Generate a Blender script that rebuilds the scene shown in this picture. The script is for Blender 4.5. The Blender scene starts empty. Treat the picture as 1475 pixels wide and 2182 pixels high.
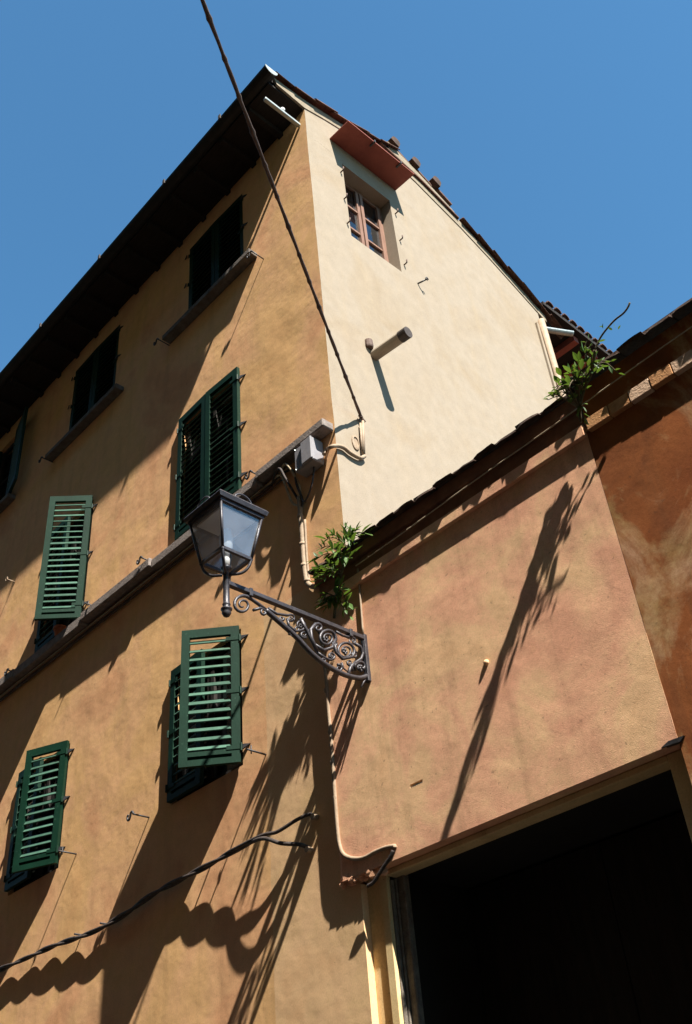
import bpy, bmesh, math, random
from mathutils import Vector, Matrix, noise
random.seed(7)
scene = bpy.context.scene
COL = scene.collection

# ------------------------------------------------------------------ camera
F_PX, CX, CY = 2123.0, 737.5, 1091.0          # photograph is 1475 x 2182, 35 mm lens
CAM = Vector((4.856, -5.0, 1.6))
ROT = (Matrix.Rotation(0.76632301, 3, 'Z') @ Matrix.Rotation(2.21816837, 3, 'X')
       @ Matrix.Rotation(-0.09669514, 3, 'Z'))
cd = bpy.data.cameras.new('camera'); cam = bpy.data.objects.new('camera', cd); COL.objects.link(cam)
cam.matrix_world = Matrix.Translation(CAM) @ ROT.to_4x4()
cd.sensor_fit = 'VERTICAL'; cd.sensor_height = 36.0; cd.lens = 36.0 * F_PX / 2182.0
cd.clip_start = 0.05; cd.clip_end = 500
scene.camera = cam

# ------------------------------------------------------------------ light
SUN = Vector((4.1, -1.0, 5.36)).normalized()  # towards the sun, from the long grazing shadows
elev = math.asin(SUN.z); azim = math.atan2(SUN.x, SUN.y)
w = bpy.data.worlds.new('World'); scene.world = w; w.use_nodes = True
nt = w.node_tree; nt.nodes.clear()
sky = nt.nodes.new('ShaderNodeTexSky'); sky.sky_type = 'NISHITA'; sky.sun_disc = False
sky.sun_elevation = elev; sky.sun_rotation = azim
sky.altitude = 0; sky.air_density = 1.0; sky.dust_density = 0.2; sky.ozone_density = 1.0
bg = nt.nodes.new('ShaderNodeBackground'); bg.inputs['Strength'].default_value = 0.068
wo = nt.nodes.new('ShaderNodeOutputWorld')
tint = nt.nodes.new('ShaderNodeMix'); tint.data_type = 'RGBA'; tint.blend_type = 'MULTIPLY'; tint.inputs[0].default_value = 1.0
tint.inputs[7].default_value = (0.57, 1.02, 1.14, 1)          # even tint: the film's deep azure
nt.links.new(sky.outputs[0], tint.inputs[6]); nt.links.new(tint.outputs[2], bg.inputs[0]); nt.links.new(bg.outputs[0], wo.inputs[0])
sl = bpy.data.lights.new('sun', 'SUN'); sl.energy = 5.0; sl.angle = math.radians(0.5); sl.color = (1.0, 0.94, 0.84)
so = bpy.data.objects.new('sun', sl); COL.objects.link(so)
so.rotation_euler = (-SUN).to_track_quat('-Z', 'Y').to_euler(); so.location = (20, -5, 30)
vs = scene.view_settings
vs.view_transform = 'Standard'; vs.look = 'None'; vs.gamma = 1.0; vs.exposure = 1.53; vs.use_curve_mapping = False

# ------------------------------------------------------------------ pixel -> point on a known plane
def ray(px, py): return ROT @ Vector(((px - CX) / F_PX, -(py - CY) / F_PX, -1.0))
def onX(px, py, x=0.0): r = ray(px, py); return CAM + r * ((x - CAM.x) / r.x)
def onY(px, py, y=0.0): r = ray(px, py); return CAM + r * ((y - CAM.y) / r.y)
def onZ(px, py, z=0.0): r = ray(px, py); return CAM + r * ((z - CAM.z) / r.z)

# ------------------------------------------------------------------ materials
class NT:
    def __init__(s, name):
        s.m = bpy.data.materials.new(name); s.m.use_nodes = True
        s.t = s.m.node_tree; s.t.nodes.clear()
        s.out = s.n('ShaderNodeOutputMaterial')
    def n(s, typ, **kw):
        nd = s.t.nodes.new(typ)
        for k, v in kw.items(): setattr(nd, k, v)
        return nd
    def l(s, a, b): s.t.links.new(a, b)
    def pos(s):
        if not hasattr(s, '_p'): s._p = s.n('ShaderNodeTexCoord').outputs['Object']
        return s._p
    def noise(s, scale, detail=4, rough=0.55, stretch=None, dist=0.0):
        nd = s.n('ShaderNodeTexNoise'); nd.inputs['Scale'].default_value = scale
        nd.inputs['Detail'].default_value = detail; nd.inputs['Roughness'].default_value = rough
        nd.inputs['Distortion'].default_value = dist
        if stretch:
            mp = s.n('ShaderNodeMapping'); mp.inputs['Scale'].default_value = stretch
            s.l(s.pos(), mp.inputs[0]); s.l(mp.outputs[0], nd.inputs['Vector'])
        else: s.l(s.pos(), nd.inputs['Vector'])
        return nd.outputs['Fac']
    def ramp(s, fac, stops):
        r = s.n('ShaderNodeValToRGB'); e = r.color_ramp.elements
        e[0].position, e[0].color = stops[0][0], (*stops[0][1], 1)
        e[1].position, e[1].color = stops[-1][0], (*stops[-1][1], 1)
        for p, c in stops[1:-1]:
            q = e.new(p); q.color = (*c, 1)
        s.l(fac, r.inputs[0]); return r.outputs[0]
    def mix(s, fac, a, b, mode='MIX'):
        m = s.n('ShaderNodeMix', data_type='RGBA', blend_type=mode)
        for sock, v in ((m.inputs[0], fac), (m.inputs[6], a), (m.inputs[7], b)):
            if isinstance(v, (int, float)): sock.default_value = v
            elif isinstance(v, tuple): sock.default_value = (*v, 1)
            else: s.l(v, sock)
        return m.outputs[2]
    def math(s, op, a, b=0.0, clamp=False):
        m = s.n('ShaderNodeMath', operation=op, use_clamp=clamp)
        for sock, v in ((m.inputs[0], a), (m.inputs[1], b)):
            if isinstance(v, (int, float)): sock.default_value = v
            else: s.l(v, sock)
        return m.outputs[0]
    def bump(s, h, dist, strength=1.0, prev=None):
        b = s.n('ShaderNodeBump'); b.inputs['Distance'].default_value = dist; b.inputs['Strength'].default_value = strength
        s.l(h, b.inputs['Height'])
        if prev is not None: s.l(prev, b.inputs['Normal'])
        return b.outputs[0]
    def principled(s, col, rough=0.9, normal=None, metallic=0.0, spec=0.3):
        p = s.n('ShaderNodeBsdfPrincipled')
        if isinstance(col, tuple): p.inputs['Base Color'].default_value = (*col, 1)
        else: s.l(col, p.inputs['Base Color'])
        if isinstance(rough, (int, float)): p.inputs['Roughness'].default_value = rough
        else: s.l(rough, p.inputs['Roughness'])
        p.inputs['Metallic'].default_value = metallic; p.inputs['Specular IOR Level'].default_value = spec
        if normal is not None: s.l(normal, p.inputs['Normal'])
        s.l(p.outputs[0], s.out.inputs[0]); return p

def sep(s):
    q = s.n('ShaderNodeSeparateXYZ'); s.l(s.pos(), q.inputs[0]); return q.outputs

def plaster(name, stops, s_big=0.9, streak=0.35, und=0.02, grain=0.0012, extra=None, dirt=(0.10, 0.06, 0.035)):
    s = NT(name)
    big = s.noise(s_big, 6, 0.6, dist=0.6)
    col = s.ramp(big, stops)
    st = s.noise(1.0, 5, 0.6, stretch=(5.0, 5.0, 0.55), dist=0.3)          # rain streaks down the wall
    col = s.mix(s.math('MULTIPLY', s.math('SUBTRACT', st, 0.52, True), 2.2 * streak / 0.35, True), col, dirt, 'MIX')
    fine = s.noise(7.0, 8, 0.7)
    col = s.mix(0.5, col, s.ramp(fine, [(0.3, (0.80, 0.78, 0.74)), (0.7, (1.12, 1.1, 1.06))]), 'MULTIPLY')
    if extra: col = extra(s, col)
    grit = s.noise(75.0, 3, 0.8)
    col = s.mix(1.0, col, s.ramp(grit, [(0.30, (0.86, 0.85, 0.84)), (0.5, (1, 1, 1)), (0.72, (1.10, 1.09, 1.08))]), 'MULTIPLY')
    pock = s.math('LESS_THAN', s.noise(28.0, 2, 0.5), 0.27)
    col = s.mix(s.math('MULTIPLY', pock, 0.35), col, dirt)
    h1 = s.noise(1.3, 4, 0.5)
    h2 = s.noise(9.0, 5, 0.6)
    h3 = s.noise(140.0, 4, 0.7)
    b = s.bump(h1, und)
    b = s.bump(h2, und * 0.08, prev=b)
    b = s.bump(h3, grain, prev=b)
    s.principled(col, 0.95, b, spec=0.1)
    return s.m

def a_patch(s, col):
    o = sep(s); wob = s.math('MULTIPLY', s.math('SUBTRACT', s.noise(2.2, 3), 0.5), 0.05)
    mx = s.math('GREATER_THAN', s.math('ADD', o[0], wob), -1.125)
    mz = s.math('LESS_THAN', s.math('ADD', o[2], wob), 6.36)
    pale = s.ramp(s.noise(1.7, 6, 0.6), [(0.3, (0.66, 0.40, 0.22)), (0.5, (0.70, 0.47, 0.27)), (0.7, (0.62, 0.44, 0.22))])
    return s.mix(s.math('MULTIPLY', s.math('MULTIPLY', mx, mz), 0.8), col, pale)

def d_stain(s, col):
    a = s.noise(1.1, 7, 0.65, dist=1.2, stretch=(1.3, 1.3, 0.7))
    f = s.math('MULTIPLY', s.math('SUBTRACT', a, 0.47, True), 9.0, True)
    g = s.noise(22.0, 6, 0.75)
    f = s.math('MULTIPLY', f, s.math('ADD', s.math('MULTIPLY', g, 1.4), -0.05, True), True)
    moss = s.ramp(s.noise(3.0, 4), [(0.35, (0.42, 0.29, 0.12)), (0.65, (0.58, 0.36, 0.22))])
    return s.mix(f, col, moss)

M = {}
M['ochre'] = plaster('ochre_plaster', [(0.27, (0.66, 0.385, 0.18)), (0.42, (0.74, 0.455, 0.215)), (0.52, (0.75, 0.445, 0.235)), (0.62, (0.70, 0.38, 0.205)), (0.76, (0.61, 0.325, 0.165))],
                     streak=0.12, und=0.022, extra=a_patch)
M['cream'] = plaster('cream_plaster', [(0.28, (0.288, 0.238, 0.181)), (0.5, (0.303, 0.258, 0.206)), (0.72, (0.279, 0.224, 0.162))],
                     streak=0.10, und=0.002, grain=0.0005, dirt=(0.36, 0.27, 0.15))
M['peach'] = plaster('peach_plaster', [(0.26, (0.70, 0.42, 0.235)), (0.42, (0.79, 0.51, 0.295)), (0.52, (0.77, 0.435, 0.275)), (0.62, (0.72, 0.375, 0.245)), (0.76, (0.66, 0.385, 0.205))],
                     s_big=1.5, streak=0.22, und=0.032, grain=0.004)
M['red'] = plaster('red_plaster', [(0.3, (0.22, 0.066, 0.024)), (0.5, (0.29, 0.098, 0.033)), (0.7, (0.15, 0.05, 0.022))],
                   s_big=1.2, streak=0.3, und=0.018, extra=d_stain)
M['surround'] = plaster('surround_plaster', [(0.3, (0.66, 0.48, 0.24)), (0.6, (0.70, 0.54, 0.30)), (0.8, (0.6, 0.42, 0.22))], streak=0.2, und=0.01)

def simple(name, c1, c2, scale=6, rough=0.8, bumpd=0.003, metallic=0.0, spec=0.3, stretch=None, bscale=None):
    s = NT(name)
    f = s.noise(scale, 6, 0.65, stretch=stretch)
    col = s.ramp(f, [(0.35, c1), (0.65, c2)])
    nb = s.bump(s.noise(bscale or scale * 5, 5, 0.6, stretch=stretch), bumpd)
    s.principled(col, rough, nb, metallic, spec); return s.m
M['stone'] = simple('grey_stone', (0.17, 0.14, 0.125), (0.27, 0.23, 0.21), 12, 0.9, 0.006)
M['blocker'] = simple('sky_blocker_plaster', (0.20, 0.115, 0.055), (0.26, 0.15, 0.07), 1.5, 0.95, 0.01)
M['stone_shaded'] = simple('shaded_sill_stone', (0.09, 0.075, 0.065), (0.15, 0.13, 0.115), 12, 0.9, 0.006)  # eave shade on the top sills put into a darker stone copy
M['jamb_stone'] = simple('jamb_stone', (0.12, 0.10, 0.085), (0.22, 0.19, 0.155), 14, 0.9, 0.008)
M['white_wood'] = simple('white_painted_wood', (0.62, 0.60, 0.54), (0.72, 0.70, 0.64), 5, 0.6, 0.002)
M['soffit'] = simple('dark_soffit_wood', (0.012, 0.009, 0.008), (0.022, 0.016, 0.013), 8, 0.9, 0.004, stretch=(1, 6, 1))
M['tile'] = simple('terracotta_tile', (0.06, 0.03, 0.022), (0.15, 0.08, 0.055), 9, 0.95, 0.008)
M['tile_dark'] = simple('mossy_tile', (0.03, 0.02, 0.016), (0.09, 0.05, 0.035), 9, 0.95, 0.008)
M['mortar'] = simple('verge_mortar', (0.22, 0.18, 0.125), (0.27, 0.225, 0.165), 7, 0.95, 0.01)
M['zinc'] = simple('zinc_gutter', (0.30, 0.34, 0.34), (0.42, 0.46, 0.45), 10, 0.45, 0.002, metallic=0.6, spec=0.5)
M['zinc_shaded'] = simple('shaded_gutter', (0.018, 0.017, 0.017), (0.03, 0.028, 0.027), 10, 0.6, 0.002, metallic=0.3)  # gutter trough: eave shade put into a darker zinc
M['iron'] = simple('black_iron', (0.018, 0.018, 0.021), (0.035, 0.034, 0.038), 20, 0.5, 0.002, spec=0.5)
M['lamp_iron'] = simple('grey_lamp_iron', (0.028, 0.027, 0.034), (0.055, 0.052, 0.06), 30, 0.42, 0.0015, metallic=0.25, spec=0.5)
M['conduit'] = simple('painted_conduit', (0.26, 0.19, 0.125), (0.34, 0.255, 0.18), 16, 0.7, 0.003)
M['cable'] = simple('dark_cable', (0.03, 0.024, 0.022), (0.07, 0.055, 0.05), 18, 0.7, 0.003)
M['cable_brown'] = simple('brown_cable', (0.08, 0.05, 0.04), (0.14, 0.09, 0.07), 18, 0.75, 0.003)
M['cable_pale'] = simple('pale_cable', (0.36, 0.28, 0.18), (0.5, 0.42, 0.3), 20, 0.7, 0.002)
M['box'] = simple('grey_box_plastic', (0.22, 0.215, 0.235), (0.27, 0.26, 0.28), 6, 0.55, 0.001)
M['awning'] = simple('red_brown_sheet', (0.22, 0.055, 0.04), (0.28, 0.075, 0.05), 5, 0.7, 0.002)
M['win_wood'] = simple('window_wood', (0.17, 0.085, 0.055), (0.23, 0.125, 0.085), 8, 0.6, 0.002, stretch=(3, 3, 0.6))
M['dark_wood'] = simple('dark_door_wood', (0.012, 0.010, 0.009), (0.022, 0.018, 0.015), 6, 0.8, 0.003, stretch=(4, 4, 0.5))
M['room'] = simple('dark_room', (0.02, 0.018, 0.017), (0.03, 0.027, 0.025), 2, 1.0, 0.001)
M['paving'] = simple('street_paving', (0.028, 0.026, 0.025), (0.045, 0.042, 0.04), 3, 0.9, 0.01)
M['pot'] = simple('clay_pot', (0.42, 0.13, 0.06), (0.5, 0.18, 0.09), 9, 0.85, 0.003)
M['brick'] = simple('cornice_brick', (0.40, 0.19, 0.08), (0.58, 0.30, 0.13), 11, 0.95, 0.006)
M['fascia'] = simple('red_brown_fascia', (0.17, 0.075, 0.045), (0.25, 0.12, 0.07), 6, 0.95, 0.006)
M['brick_pale'] = simple('pale_brick', (0.55, 0.36, 0.24), (0.66, 0.46, 0.32), 11, 0.95, 0.006)
M['dish'] = simple('dark_dish', (0.02, 0.02, 0.024), (0.03, 0.03, 0.036), 4, 0.35, 0.001, spec=0.5)
M['porcelain'] = simple('white_porcelain', (0.75, 0.74, 0.72), (0.8, 0.8, 0.78), 5, 0.25, 0.0005, spec=0.5)
M['stem'] = simple('plant_stem', (0.07, 0.06, 0.03), (0.14, 0.11, 0.06), 20, 0.9, 0.003)

def green_paint():
    s = NT('green_shutter_paint')
    f = s.noise(5, 5, 0.6)
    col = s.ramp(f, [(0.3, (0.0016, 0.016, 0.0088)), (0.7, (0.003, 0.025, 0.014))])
    wear = s.math('MULTIPLY', s.math('SUBTRACT', s.noise(40, 6, 0.7), 0.62, True), 6, True)
    col = s.mix(s.math('MULTIPLY', wear, 0.6), col, (0.12, 0.22, 0.16))
    s.principled(col, 0.55, s.bump(s.noise(60, 4, stretch=(1, 1, 0.3)), 0.0008), spec=0.18)
    return s.m
M['green'] = green_paint()
def slat_paint():  # sun gloss on the slats put into a paler green
    s = NT('sunlit_slat_paint'); oi = s.n('ShaderNodeObjectInfo')
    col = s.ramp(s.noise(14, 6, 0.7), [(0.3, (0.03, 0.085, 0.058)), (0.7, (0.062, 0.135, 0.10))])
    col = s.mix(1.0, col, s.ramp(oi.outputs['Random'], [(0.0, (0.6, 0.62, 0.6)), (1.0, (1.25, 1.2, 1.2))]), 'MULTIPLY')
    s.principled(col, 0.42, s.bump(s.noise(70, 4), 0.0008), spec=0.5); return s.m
M['slat_sunlit'] = slat_paint()

def leafmat(name, a, b):
    s = NT(name)
    oi = s.n('ShaderNodeObjectInfo')
    col = s.ramp(oi.outputs['Random'], [(0.0, a), (0.6, b), (1.0, (b[0] * 1.5, b[1] * 1.15, b[2] * 0.8))])
    d = s.n('ShaderNodeBsdfPrincipled'); s.l(col, d.inputs['Base Color']); d.inputs['Roughness'].default_value = 0.5
    t = s.n('ShaderNodeBsdfTranslucent'); s.l(s.mix(0.5, col, (0.16, 0.24, 0.02)), t.inputs[0])
    mx = s.n('ShaderNodeMixShader'); mx.inputs[0].default_value = 0.3
    s.l(d.outputs[0], mx.inputs[1]); s.l(t.outputs[0], mx.inputs[2]); s.l(mx.outputs[0], s.out.inputs[0])
    return s.m
M['leaf'] = leafmat('green_leaf', (0.035, 0.085, 0.018), (0.065, 0.14, 0.025))

def glassmat(name, dust, rough, tint, refl=0.05):
    s = NT(name)
    tr = s.n('ShaderNodeBsdfTransparent'); tr.inputs[0].default_value = (*tint, 1)
    df = s.n('ShaderNodeBsdfDiffuse'); df.inputs[0].default_value = (0.62, 0.69, 0.82, 1)
    tl = s.n('ShaderNodeBsdfTranslucent'); tl.inputs[0].default_value = (0.55, 0.56, 0.58, 1)
    gl = s.n('ShaderNodeBsdfGlossy'); gl.inputs['Roughness'].default_value = rough
    m1 = s.n('ShaderNodeMixShader'); m1.inputs[0].default_value = 0.4
    s.l(df.outputs[0], m1.inputs[1]); s.l(tl.outputs[0], m1.inputs[2])
    m2 = s.n('ShaderNodeMixShader')
    dn = s.math('MULTIPLY', s.math('ADD', s.noise(6, 4), 0.3), dust, True); s.l(dn, m2.inputs[0])
    s.l(tr.outputs[0], m2.inputs[1]); s.l(m1.outputs[0], m2.inputs[2])
    fr = s.n('ShaderNodeLayerWeight'); fr.inputs['Blend'].default_value = 0.5
    m3 = s.n('ShaderNodeMixShader'); s.l(s.math('ADD', s.math('MULTIPLY', s.math('POWER', fr.outputs['Facing'], 4.0), 0.8), refl, True), m3.inputs[0])
    s.l(m2.outputs[0], m3.inputs[1]); s.l(gl.outputs[0], m3.inputs[2])
    s.l(m3.outputs[0], s.out.inputs[0]); return s.m
M['lamp_glass'] = glassmat('dusty_lamp_glass', 0.17, 0.05, (0.88, 0.9, 0.92), 0.09)
M['win_glass'] = glassmat('window_glass', 0.02, 0.02, (0.5, 0.52, 0.54), 0.10)

# ------------------------------------------------------------------ mesh helpers
def bm_new(): return bmesh.new()
def link(name, me, mat, parent=None, loc=None, rot=None):
    o = bpy.data.objects.new(name, me); COL.objects.link(o)
    if mat and not me.materials: me.materials.append(M[mat])
    if parent: o.parent = parent
    if loc is not None: o.location = loc
    if rot is not None: o.rotation_euler = rot
    return o
def finish(bm, name, mat, parent=None, smooth=False, bevel=0.0, **kw):
    if bevel:
        bmesh.ops.bevel(bm, geom=list(bm.edges), offset=bevel, segments=1, affect='EDGES', clamp_overlap=True)
    me = bpy.data.meshes.new(name); bmesh.ops.recalc_face_normals(bm, faces=bm.faces); bm.to_mesh(me); bm.free()
    if smooth:
        for p in me.polygons: p.use_smooth = True
    return link(name, me, mat, parent, **kw)
def box(bm, x0, x1, y0, y1, z0, z1):
    v = [bm.verts.new((x, y, z)) for z in (z0, z1) for y in (y0, y1) for x in (x0, x1)]
    for f in ((0, 2, 3, 1), (4, 5, 7, 6), (0, 1, 5, 4), (2, 6, 7, 3), (0, 4, 6, 2), (1, 3, 7, 5)):
        bm.faces.new([v[i] for i in f])
    return v
def obox(name, mat, parent, x0, x1, y0, y1, z0, z1, bevel=0.0, jit=0.0):
    bm = bm_new(); vv = box(bm, x0, x1, y0, y1, z0, z1)
    if jit:
        for v in vv: v.co += Vector((random.uniform(-jit, jit), random.uniform(-jit, jit), random.uniform(-jit, jit)))
    return finish(bm, name, mat, parent, bevel=bevel)
def tube(bm, pts, r, n=8, caps=True):
    pts = [Vector(p) for p in pts]; rings = []
    up = None
    for i, p in enumerate(pts):
        d = (pts[min(i + 1, len(pts) - 1)] - pts[max(i - 1, 0)])
        if d.length < 1e-9: d = Vector((0, 0, 1))
        d.normalize()
        if up is None:
            up = Vector((0, 0, 1)) if abs(d.z) < 0.9 else Vector((1, 0, 0))
        a = d.cross(up)
        if a.length < 1e-6: a = d.cross(Vector((0.3, 1, 0.2)))
        a.normalize(); b = a.cross(d).normalized(); up = b
        rr = r[i] if isinstance(r, (list, tuple)) else r
        rings.append([bm.verts.new(p + (a * math.cos(t) + b * math.sin(t)) * rr) for t in [2 * math.pi * k / n for k in range(n)]])
    for a, b in zip(rings, rings[1:]):
        for k in range(n): bm.faces.new((a[k], a[(k + 1) % n], b[(k + 1) % n], b[k]))
    if caps:
        bm.faces.new(rings[0][::-1]); bm.faces.new(rings[-1])
def smooth_path(pts, sub=6):
    P = [Vector(p) for p in pts]; out = []
    for i in range(len(P) - 1):
        p0, p1, p2, p3 = P[max(i - 1, 0)], P[i], P[i + 1], P[min(i + 2, len(P) - 1)]
        for k in range(sub):
            t = k / sub
            out.append(0.5 * ((2 * p1) + (p2 - p0) * t + (2 * p0 - 5 * p1 + 4 * p2 - p3) * t * t + (3 * p1 - p0 - 3 * p2 + p3) * t ** 3))
    out.append(P[-1]); return out
def otube(name, mat, parent, pts, r, n=8, sub=0):
    bm = bm_new(); tube(bm, smooth_path(pts, sub) if sub else pts, r, n); return finish(bm, name, mat, parent, smooth=True)
def lathe(bm, prof, centre, n=12, sq=False):
    c = Vector(centre); rings = []
    for r, z in prof:
        rings.append([bm.verts.new(c + Vector((r * math.cos(2 * math.pi * k / n), r * math.sin(2 * math.pi * k / n), z))) for k in range(n)])
    for a, b in zip(rings, rings[1:]):
        for k in range(n): bm.faces.new((a[k], a[(k + 1) % n], b[(k + 1) % n], b[k]))
    bm.faces.new(rings[0][::-1]); bm.faces.new(rings[-1])
def thing(name, label, cat, loc=(0, 0, 0), group=None):
    o = bpy.data.objects.new(name, None); COL.objects.link(o); o.location = loc
    o['label'] = label; o['category'] = cat
    o.empty_display_size = 0.2
    if group: o['group'] = group
    return o
def tag(o, label, cat, group=None):
    o['label'] = label; o['category'] = cat
    if group: o['group'] = group
    return o

def edge_wob(z): return 0.007 * (noise.noise(Vector((0.3, 1.7, z * 1.3)))) + 0.004 * noise.noise(Vector((2.3, 0.7, z * 5)))
def wall_grid(bm, us, zs, holes, fn, depth, u_in):
    """wall sheet on a plane; fn(u, z, d) -> point with d metres into the wall; holes (u0,u1,z0,z1) get reveals"""
    us = sorted(set([round(u, 4) for u in us] + [h[i] for h in holes for i in (0, 1)]))
    zs = sorted(set([round(z, 4) for z in zs] + [h[i] for h in holes for i in (2, 3)]))
    V = {}
    def vert(u, z):
        if (u, z) not in V: V[(u, z)] = bm.verts.new(fn(u, z, 0))
        return V[(u, z)]
    for a, b in zip(us, us[1:]):
        for c, d in zip(zs, zs[1:]):
            mu, mz = (a + b) / 2, (c + d) / 2
            if any(h[0] < mu < h[1] and h[2] < mz < h[3] for h in holes): continue
            bm.faces.new((vert(a, c), vert(b, c), vert(b, d), vert(a, d)))
    for (u0, u1, z0, z1) in holes:
        ring = [(u0, z0), (u1, z0), (u1, z1), (u0, z1)]
        for (ua, za), (ub, zb) in zip(ring, ring[1:] + ring[:1]):
            bm.faces.new([bm.verts.new(fn(ua, za, 0)), bm.verts.new(fn(ub, zb, 0)), bm.verts.new(fn(ub, zb, depth)), bm.verts.new(fn(ua, za, depth))])
def frange(a, b, s):
    n = max(1, int(round((b - a) / s))); return [a + (b - a) * i / n for i in range(n + 1)]

# ================================================================== SETTING
bm = bm_new(); v = [bm.verts.new(p) for p in ((-120, -120, 0), (120, -120, 0), (120, 120, 0), (-120, 120, 0))]; bm.faces.new(v)
g = finish(bm, 'street_ground', 'paving'); g['kind'] = 'structure'
# unseen house block added behind the camera to keep sky light off the facade
blocker = thing('sky_blocker_house', 'unseen house block added across the street to keep off sky light', 'house', (0, -6.5, 0))
def blocker_part(name, mat, x0, x1, y0, y1, z0, z1):
    bm = bm_new(); box(bm, x0, x1, y0 + 6.5, y1 + 6.5, z0, z1); return finish(bm, name, mat, blocker)
blocker_part('wall', 'blocker', -30, 26, -14, -6.5, 0, 21.5)
blocker_part('roof', 'soffit', -30.3, 26.3, -14.3, -5.9, 21.502, 21.7)

# ================================================================== TALL HOUSE
house = thing('tall_house', 'tall ochre house with cream gable side and green louvred shutters', 'house')
TOPW = [(-2.46, -1.28, 11.45, 12.95), (-5.45, -4.19, 11.45, 12.95), (-8.45, -7.2, 11.45, 12.95)]
MIDW = [(-2.50, -1.40, 7.97, 9.74), (-5.52, -4.47, 7.97, 9.82)]
LOWW = [(-2.50, -1.45, 5.06, 6.40), (-5.53, -4.48, 5.06, 6.42)]
holesA = TOPW + MIDW + LOWW
def fnA(u, z, d):
    return (u + (edge_wob(z) if u > -0.001 else 0), d + (edge_wob(z + 9) if u > -0.001 else 0), z)
bm = bm_new()
# above the door zone the facade runs to the corner, below it stops at the door surround
wall_grid(bm, frange(-14, 0, 0.5), frange(3.72, 13.4, 0.3), holesA, fnA, 0.13, 1)
wall_grid(bm, [-14, -0.165], frange(0, 3.72, 0.6), [], fnA, 0.3, 1)
v = [bm.verts.new(p) for p in ((-0.165, 0, 0), (-0.165, 0.065, 0), (-0.165, 0.065, 3.72), (-0.165, 0, 3.72))]; bm.faces.new(v)
finish(bm, 'facade_wall', 'ochre', house)

GABLE = [(0.0, 13.40), (0.34, 13.5), (0.66, 13.58), (1.5, 13.88), (2.08, 13.78), (3.0, 13.5), (3.58, 13.27), (4.16, 13.0), (4.57, 12.80)]
WB = (0.588, 1.432, 11.235, 12.68)
def fnB(u, z, d):
    return (-d + (edge_wob(z) if u < 0.001 else 0), u + (edge_wob(z + 9) if u < 0.001 else 0), z)
bm = bm_new()
wall_grid(bm, frange(0, 4.57, 0.5), frange(3.78, 12.75, 0.3), [WB], fnB, 0.26, -1)
wall_grid(bm, [0.4, 4.57], [0, 3.78], [], fnB, 0.26, -1)
us = [p[0] for p in GABLE]
for (a, za), (b, zb) in zip(GABLE, GABLE[1:]):
    bm.faces.new([bm.verts.new(fnB(a, 12.75, 0)), bm.verts.new(fnB(b, 12.75, 0)), bm.verts.new(fnB(b, zb, 0)), bm.verts.new(fnB(a, za, 0))])
# rear wall and far side so the house is closed
v = [bm.verts.new(p) for p in ((0, 4.57, 0), (-14, 4.57, 0), (-14, 4.57, 12.8), (0, 4.57, 12.8))]; bm.faces.new(v)
v = [bm.verts.new(p) for p in ((-14, 4.57, 0), (-14, 0, 0), (-14, 0, 13.4), (-14, 1.5, 13.88), (-14, 4.57, 12.8))]; bm.faces.new(v)
side = finish(bm, 'gable_wall', 'cream', house); side['label'] = 'smooth cream side wall in bright sun'

# rooms behind the windows (dark)
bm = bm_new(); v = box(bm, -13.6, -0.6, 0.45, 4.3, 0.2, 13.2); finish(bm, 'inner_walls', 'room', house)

def window(parent, mat_f, u0, u1, z0, z1, fn, depth, panes_v=2, stile=0.06, thick=0.05):
    """two-leaf casement set back in its reveal; frame is one part, each pane a sub-part"""
    bm = bm_new()
    def bar(a, b, c, d, e=0.0, t=thick):
        P = []
        for dz in (c, d):
            for dd in (depth + e, depth + e + t):
                for u in (a, b): P.append(bm.verts.new(fn(u, dz, dd)))
        for f in ((0, 2, 3, 1), (4, 5, 7, 6), (0, 1, 5, 4), (2, 6, 7, 3), (0, 4, 6, 2), (1, 3, 7, 5)):
            bm.faces.new([P[i] for i in f])
    um = (u0 + u1) / 2
    bar(u0, u0 + stile * 0.8, z0, z1); bar(u1 - stile * 0.8, u1, z0, z1)
    bar(u0 + stile * 0.8, u1 - stile * 0.8, z1 - stile, z1); bar(u0 + stile * 0.8, u1 - stile * 0.8, z0, z0 + stile)
    bar(um - 0.058, um - 0.008, z0 + stile, z1 - stile, -0.012); bar(um + 0.006, um + 0.056, z0 + stile, z1 - stile, -0.02)
    bar(u0 + stile * 0.8, u0 + stile * 0.8 + 0.045, z0 + stile, z1 - stile, -0.014)
    bar(u1 - stile * 0.8 - 0.045, u1 - stile * 0.8, z0 + stile, z1 - stile, -0.014)
    H = (z1 - z0 - 2 * stile)
    zz = [z0 + stile + H * i / panes_v for i in range(panes_v + 1)]
    for z in zz[1:-1]:
        bar(u0 + stile * 0.8 + 0.045, um - 0.058, z - 0.015, z + 0.015, -0.004); bar(um + 0.056, u1 - stile * 0.8 - 0.045, z - 0.015, z + 0.015, -0.004)
    fo = finish(bm, 'window', mat_f, parent)
    for a, b in ((u0 + stile * 0.8 + 0.04, um - 0.05), (um + 0.05, u1 - stile * 0.8 - 0.04)):
        for c, d in zip(zz, zz[1:]):
            bm = bm_new(); e = depth + 0.02
            v = [bm.verts.new(fn(*q)) for q in ((a, c, e), (b, c, e), (b, d, e), (a, d, e), (a, c, e + 0.004), (b, c, e + 0.004), (b, d, e + 0.004), (a, d, e + 0.004))]
            for f in ((0, 1, 2, 3), (7, 6, 5, 4), (0, 4, 5, 1), (1, 5, 6, 2), (2, 6, 7, 3), (3, 7, 4, 0)): bm.faces.new([v[i] for i in f])
            finish(bm, 'pane', 'win_glass', fo)
    return fo
wB = window(house, 'win_wood', WB[0] + 0.002, WB[1] - 0.002, WB[2] + 0.002, WB[3] - 0.002, lambda u, z, d: (-d, u, z), 0.17, panes_v=3)
wB['label'] = 'salmon wooden casement window under the red awning'
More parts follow.
